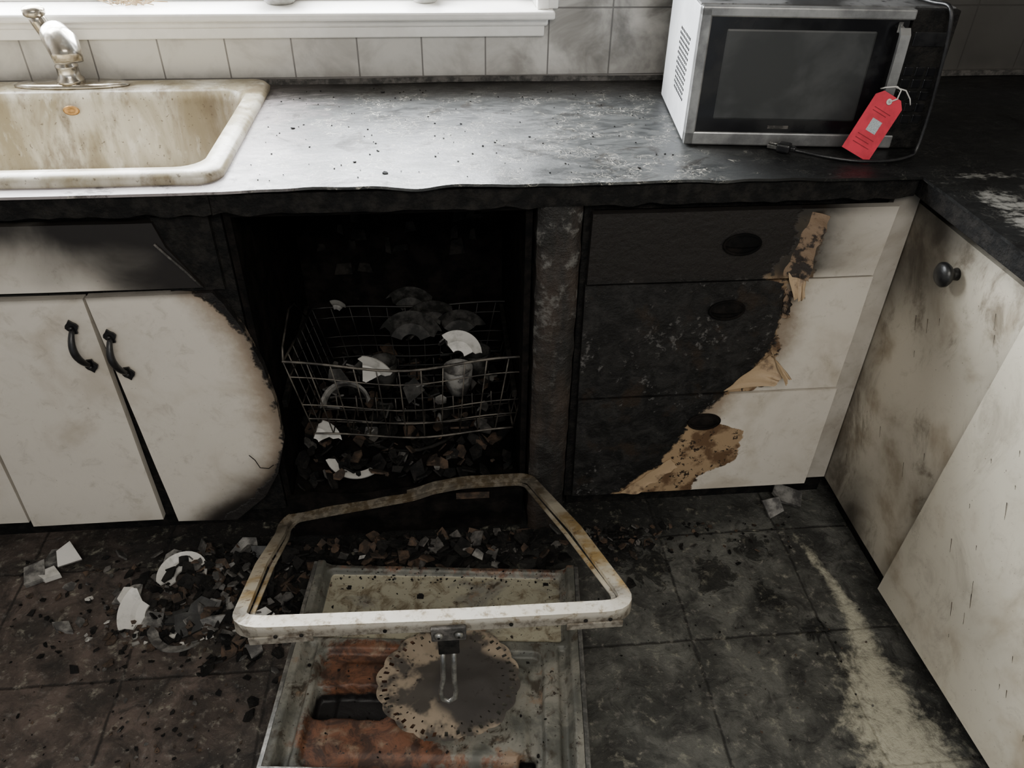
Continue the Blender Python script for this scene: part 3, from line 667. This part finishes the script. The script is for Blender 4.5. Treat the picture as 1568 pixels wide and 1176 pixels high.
shard(b,(-.736,-.16,.012),.045,1,RZ(50)@RX(14),thick=.006); shard(b,(-.746,-.17,.020),.03,0,RZ(50)@RX(14),thick=.006); shard(b,(-.858,-.236,.005),.030,1,thick=.012)
shard(b,(-.535,-.255,.02),.035,1,RX(60)@RZ(30),thick=.006); shard(b,(-.545,-.215,.02),.03,1,RX(20)@RZ(30),thick=.006)
platepiece(b,(-.60,-.255,.012),.070,3.3,5.4,.72,RX(6),1); shard(b,(-.59,-.25,.015),.05,2,RX(10),thick=.006); shard(b,(-.61,-.235,.012),.045,2,RX(-8),thick=.006); shard(b,(-.57,-.22,.02),.04,2,RX(20),thick=.006)
shard(b,(-.50,-.05,.015),.045,1,RX(25)); shard(b,(-.46,-.13,.02),.040,1,RX(40)); shard(b,(-.44,-.33,.01),.035,1,RX(10)); shard(b,(-.52,-.12,.02),.035,1,RX(35)); shard(b,(-.455,-.07,.03),.038,2,RX(50))
shard(b,(-.435,-.25,.02),.033,0,RZ(40)@RX(30),thick=.008)
for i in range(44): shard(b,(-.66+random.gauss(0,.09),-.26+random.gauss(0,.04),.004),U(.005,.017),random.choice([0,1,1]),flat=.4)
b.make('broken_plate',['white','ceramic2','dplate'])
b=B(); shard(b,(.80,-.02,.03),.05,0,RX(50)@RZ(20),thick=.01); shard(b,(.86,.02,.02),.055,0,RX(25),thick=.012); b.make('paper_scraps',['ceramic2'])
def debris(name,specs,par=None,lim=None):
    b=B()
    for cx,cy,sx,sy,n,s0,s1,zh in specs:
        for i in range(n):
            x=random.gauss(cx,sx); y=random.gauss(cy,sy); h=zh*math.exp(-((x-cx)/(2*sx))**2-((y-cy)/(2*sy))**2)*R()
            y=min(y,-.035-.05*R()) if y>-.035 else y
            if lim and not lim[0]<x<lim[1]: continue
            shard(b,(x,y,h+.003),U(s0,s1),random.choices([0,1,2,3],[6,2.4,1.4,.3])[0],flat=.7)
    return b.make(name,['char','brownbit','ash','ceramic2'],par)
debris('fire_debris',[(-.54,-.11,.10,.06,330,.005,.030,.035),(-.48,-.20,.06,.10,240,.006,.032,.035),(-.62,-.25,.10,.04,120,.004,.018,.02),(-.78,-.16,.12,.08,100,.003,.012,0),(-.55,-.45,.12,.12,130,.002,.008,0),(-.8,-.4,.2,.15,100,.0015,.005,0)],None,(-1.1,-.42))
debris('fire_debris',[(.38,-.08,.08,.04,110,.004,.018,.01),(.55,-.07,.2,.05,90,.003,.010,0),(.6,-.4,.25,.2,110,.0015,.004,0)],None,(.31,.90))
debris('spilled_debris',[(-.1,-.10,.22,.035,330,.008,.032,.05),(-.38,-.20,.02,.10,100,.006,.028,.025)],e,(-.41,.26))
b=B()
for i in range(420):
    x=U(-.37,.14); y=U(.02,.52); z=.14+.03*R()+.04*ss(y,.1,.5)*R()
    shard(b,(x,y,z),U(.008,.034),random.choices([0,1,2,3],[7,2.2,.9,.2])[0],flat=.9)
b.make('tub_debris',['char','brownbit','ash','ceramic2'],e)
b=B()
for i in range(170):
    u=U(.03,.54); v=random.choice([U(0,.03),U(.0,.5),abs(random.gauss(0,.02)),U(.2,.6)]); p=DX@Vector((u,-v,dz(u,v)+.001))
    shard(b,p,U(.0015,.005),random.choice([0,1,2,0]),flat=.4)
b.make('door_debris',['char','brownbit','ash'],e)
b=B()
for i in range(130):
    x,y=U(-.36,.45),U(-.02,.55)
    shard(b,(x,y,ctop(x,y)+.0005),U(.001,.0030) if R()<.94 else U(.004,.008),0,flat=.2)
b.make('counter_soot_flakes',['char'])
m=NT('scorched_doily'); n1=m.noise(13,4,.6); n2=m.noise(60,4,.6)
c=m.mix(m.ss(n1,.44,.56),(.050,.042,.034),(.26,.205,.145)); c=m.mix(m.ss(m.attr('k'),.15,.7),c,(.036,.031,.027)); c=m.mix(m.ss(n2,.6,.7),c,(.02,.016,.012))
m.col(c); m.rough(.85); m.bump(n2,.3,.003); M['doily']=m.mat
b=B(); nr,na=30,252; v_=[];k_=[]
dc=Vector((-.026,-.480,0))
for j in range(nr+1):
    for i in range(na):
        a=i*2*math.pi/na; r_=j/nr*.118*(1+.045*abs(math.sin(9*a))*(j/nr)**4)*(1+.05*fn(math.cos(a),math.sin(a),0,1.5))
        x=dc.x+r_*math.cos(a)*1.15; y=dc.y+r_*math.sin(a)
        v_.append((x,y,.088+.006*fn(x,y,0,12)+.004*fn(x,y,4,30))); k_.append(1-ss(math.hypot(x-.02,y+.495)/.10,.5,1.05)+.3*fn(x,y,1,20))
f_=[]
for j in range(nr):
    for i in range(na):
        if j in (26,27) and (i%7) in (3,4) : continue
        if j==23 and (i%7) in (0,): continue
        if j==28 and (i%7) in (0,): continue
        f_.append([j*na+i,j*na+(i+1)%na,(j+1)*na+(i+1)%na,(j+1)*na+i])
b.add(v_,f_,0,True,k=k_); b.make('burnt_doily',['doily'])
# ------------------------------------------------------------------ microwave
al=math.atan2(-.050,.456); MX=Matrix.Translation((.481,.134,.915))@Matrix.Rotation(al,4,'Z')
e=empty('microwave')
M['mwside']=two('microwave_side_paint',(.60,.61,.63),(.74,.75,.77),7,.4,.02)
M['mwsteel']=two('microwave_steel',(.22,.22,.22),(.45,.45,.44),9,.36,.02,.7)
m=NT('microwave_top'); n1=m.noise(8,5,.6); n2=m.noise(60,5,.6)
c=m.mix(m.ss(n1,.4,.6),(.03,.03,.03),(.16,.16,.16)); c=m.mix(m.ss(n2,.55,.7),c,(.015,.015,.015)); m.col(c); m.rough(.5); M['mwtop']=m.mat
m=NT('black_glass'); n1=m.noise(10,4,.6); m.col(m.mix(m.ss(n1,.5,.7),(.005,.005,.006),(.014,.014,.014))); m.rough(m.ss(n1,.3,.7,.12,.35)); M['glass']=m.mat
m=NT('sooty_door_window'); n1=m.noise(9,4,.6,dist=.4); m.col(m.mix(m.ss(n1,.42,.65),(.028,.030,.030),(.052,.054,.054))); m.rough(.4); M['mwwin']=m.mat
w,d,h=.459,.33,.25
b=B()
b.box((.0,.022,.0),(w,d,h),0,.004,X=MX)
b.make('body',['mwside'],e)
b=B(); b.box((-.001,.018,h-.001),(w+.001,d,h+.004),0,.002,X=MX); b.box((w-.001,.018,.002),(w+.002,d-.002,h),0,.001,X=MX); b.make('sooty_top_and_side',['mwtop'],e)
b=B()
b.box((0,0,0),(w-.05,.022,.026),0,.003,X=MX); b.box((0,0,h-.016),(.385,.022,h+.002),0,.003,X=MX); b.box((0,0,.0),(.020,.022,h),0,.003,X=MX)
b.make('steel_trim',['mwsteel'],e)
b=B(); b.box((.018,.003,.024),(.378,.023,h-.014),0,.002,X=MX); b.box((.382,.002,.0),(w+.004,.023,h+.002),2,.003,X=MX)
b.box((.050,.0015,.050),(.325,.010,.215),1,.004,X=MX)
for i in range(5):
    for j in range(3): b.box((.392+.021*j,.0008,.05+.022*i),(.408+.021*j,.004,.066+.022*i),0,.001,X=MX)
b.box((.392,.0008,.19),(.45,.004,.215),0,.001,X=MX)
b.box((.16,.0022,.034),(.20,.004,.040),3,0,X=MX)
b.make('door_glass',['glass','mwwin','char','ash'],e)
b=B(); b.tube([(.362,.002,.222),(.362,-.020,.222),(.362,-.026,.215),(.362,-.028,.17),(.362,-.028,.12),(.362,-.026,.07),(.362,-.020,.060),(.362,.002,.060)],1,0,prof=[(-.009,-.004),(.009,-.004),(.009,.004),(-.009,.004)],up=(0,-1,0),X=MX,smooth=False)
b.make('handle',['mwsteel'],e)
b=B()
for i in range(9):
    for j in range(13):
        b.lathe([(.0030,-.0012),(.0030,.0010),(.0001,.0010)],(0,.075+.0125*i+(.006 if j%2 else 0),.065+.0095*j),0,8,X=MX,axis='X')
b.make('vent_holes',['char'],e)
b=B()
for u,v in ((.03,.04),(.43,.04),(.03,.3),(.43,.3)): b.lathe([(.012,-.002),(.010,.002)],(u,v,0),0,16,X=MX)
b.make('feet',['char'],e)
m=NT('red_tag_card'); n1=m.noise(30,4,.6); m.col(m.mix(m.ss(n1,.4,.75),(.72,.040,.075),(.50,.03,.05))); m.rough(.6); M['tag']=m.mat
m=NT('tag_label'); n1=m.voro(900); m.col(m.mix(m.ss(n1,.3,.6),(.25,.3,.32),(.55,.6,.62))); M['label']=m.mat
m=NT('white_string'); m.col((.7,.68,.64)); M['string']=m.mat
e2=empty('red_tag'); TX=MX@Matrix.Translation((.368,-.036,.112))@Matrix.Rotation(math.radians(27),4,'Y')@Matrix.Rotation(math.radians(-14),4,'X')
b=B(); W2=.032
out=[(-W2+.012,.0),(W2-.012,.0),(W2,-.012),(W2,-.118),(-W2,-.118),(-W2,-.012)]
b.prism([(p[0],0,p[1]) for p in out],(0,.0008,0),0,X=TX)
b.prism([(-.010,-.0004,-.048),(.012,-.0004,-.048),(.012,-.0004,-.072),(-.010,-.0004,-.072)],(0,.0003,0),1,X=TX)
for i,zz in enumerate((-.03,-.036,-.082,-.09,-.098)): b.prism([(-.02,-.0003,zz),(.018-.006*(i%2),-.0003,zz),(.018-.006*(i%2),-.0003,zz-.0015),(-.02,-.0003,zz-.0015)],(0,.0002,0),2,X=TX)
b.lathe([(.006,.0012),(.0045,.0014),(.003,.0012)],(0,0,-.012),3,16,axis='Y',X=TX)
M['tagdark']=two('tag_print',(.25,.01,.02),(.3,.02,.03),40,.6,0)
b.make('card',['tag','label','tagdark','string'],e2)
b=B(); pT=TX@Vector((0,-.002,-.012)); q=lambda *a: MX@Vector(a)
b.tube([pT,pT+Vector((.012,-.003,.006)),q(.378,-.036,.108),q(.380,-.036,.122),q(.372,-.034,.128),q(.350,-.034,.126),q(.346,-.026,.122),q(.372,-.022,.124),q(.392,-.03,.120),q(.404,-.03,.105),q(.408,-.03,.094)],.0013,0,n=6)
b.make('string',['string'],e2)
e3=empty('power_cord'); b=B()
ctl=[(.675,.083,.920),(.70,.070,.919),(.735,.045,.918),(.79,.022,.917),(.85,.020,.917),(.895,.035,.918),(.918,.050,.925),(.925,.058,.98),(.922,.060,1.05),(.918,.064,1.12),(.912,.075,1.172),(.90,.12,1.175),(.88,.20,1.175),(.86,.30,1.175)]
def catmull(P,n=8):
    P=[Vector(p) for p in P]; P=[P[0]]+P+[P[-1]]; o=[]
    for i in range(1,len(P)-2):
        for j in range(n):
            t=j/n; a,b_,c,d_=P[i-1:i+3]; o.append(.5*((2*b_)+(c-a)*t+(2*a-5*b_+4*c-d_)*t*t+(3*b_-a-3*c+d_)*t**3))
    o.append(P[-2]); return o
b.tube(catmull(ctl),.0036,0,n=10); b.make('cord',['blackiron'],e3)
b=B(); PX=Matrix.Translation((.668,.088,.922))@Matrix.Rotation(math.radians(145),4,'Z')
b.box((-.014,-.012,-.008),(.012,.012,.009),0,.004,X=PX); b.box((-.024,-.006,-.005),(-.012,.006,.005),0,.003,X=PX)
b.box((.012,-.0075,-.004),(.030,-.006,.003),1,.0004,X=PX); b.box((.012,.006,-.004),(.030,.0075,.003),1,.0004,X=PX); b.tube([(.010,0,.004),(.028,0,.004)],.0024,1,n=8,X=PX)
b.make('plug',['blackiron','steel'],e3)
# ------------------------------------------------------------------ things on the sill
M['dish']=two('dusty_glass',(.25,.24,.22),(.45,.44,.41),20,.2,.02)
b=B(); b.lathe([(.001,.0),(.030,.0),(.034,.004),(.055,.03),(.066,.06),(.063,.06),(.05,.03),(.028,.008),(.001,.007)],(-.355,.665,1.076),0,32); b.make('glass_dish',['dish'])
b=B(); b.lathe([(.001,.0),(.024,.0),(.028,.004),(.04,.03),(.046,.05),(.043,.05),(.036,.03),(.022,.008),(.001,.007)],(-.02,.67,1.076),0,32); b.make('glass_dish',['dish'])
M['twig']=two('dried_twigs',(.2,.13,.06),(.42,.32,.18),60,.8,0)
b=B()
for i in range(40):
    a=U(0,6.3); c=Vector((-.69+U(-.04,.04),.645+U(-.02,.02),1.079)); L_=U(.02,.06)
    b.tube([c,c+Vector((math.cos(a)*L_*.5,math.sin(a)*L_*.3,U(.002,.012))),c+Vector((math.cos(a+.4)*L_,math.sin(a+.4)*L_*.5,U(.0,.02)))],.0011,0,n=5)
b.make('dried_plant',['twig'])
# ------------------------------------------------------------------ light
w_=bpy.data.worlds.new('daylight'); bpy.context.scene.world=w_; w_.use_nodes=True
bg=w_.node_tree.nodes['Background']; bg.inputs[0].default_value=(.88,.94,1,1); bg.inputs[1].default_value=.55
def area(name,loc,target,sx,sy,energy,col):
    l=bpy.data.lights.new(name,'AREA'); l.shape='RECTANGLE'; l.size=sx; l.size_y=sy; l.energy=energy; l.color=col
    o=bpy.data.objects.new(name,l); bpy.context.scene.collection.objects.link(o); o.location=loc
    o.rotation_euler=(Vector(target)-Vector(loc)).to_track_quat('-Z','Y').to_euler(); return o
area('window_daylight',(-.76,.95,1.62),(-.5,0,.95),1.9,1.0,250,(.95,.98,1))
area('front_fill',(.1,-2.0,2.32),(-.05,0,.35),1.3,.8,50,(1,.95,.87))  # added fill light, unseen behind the camera; no fixture belongs to it
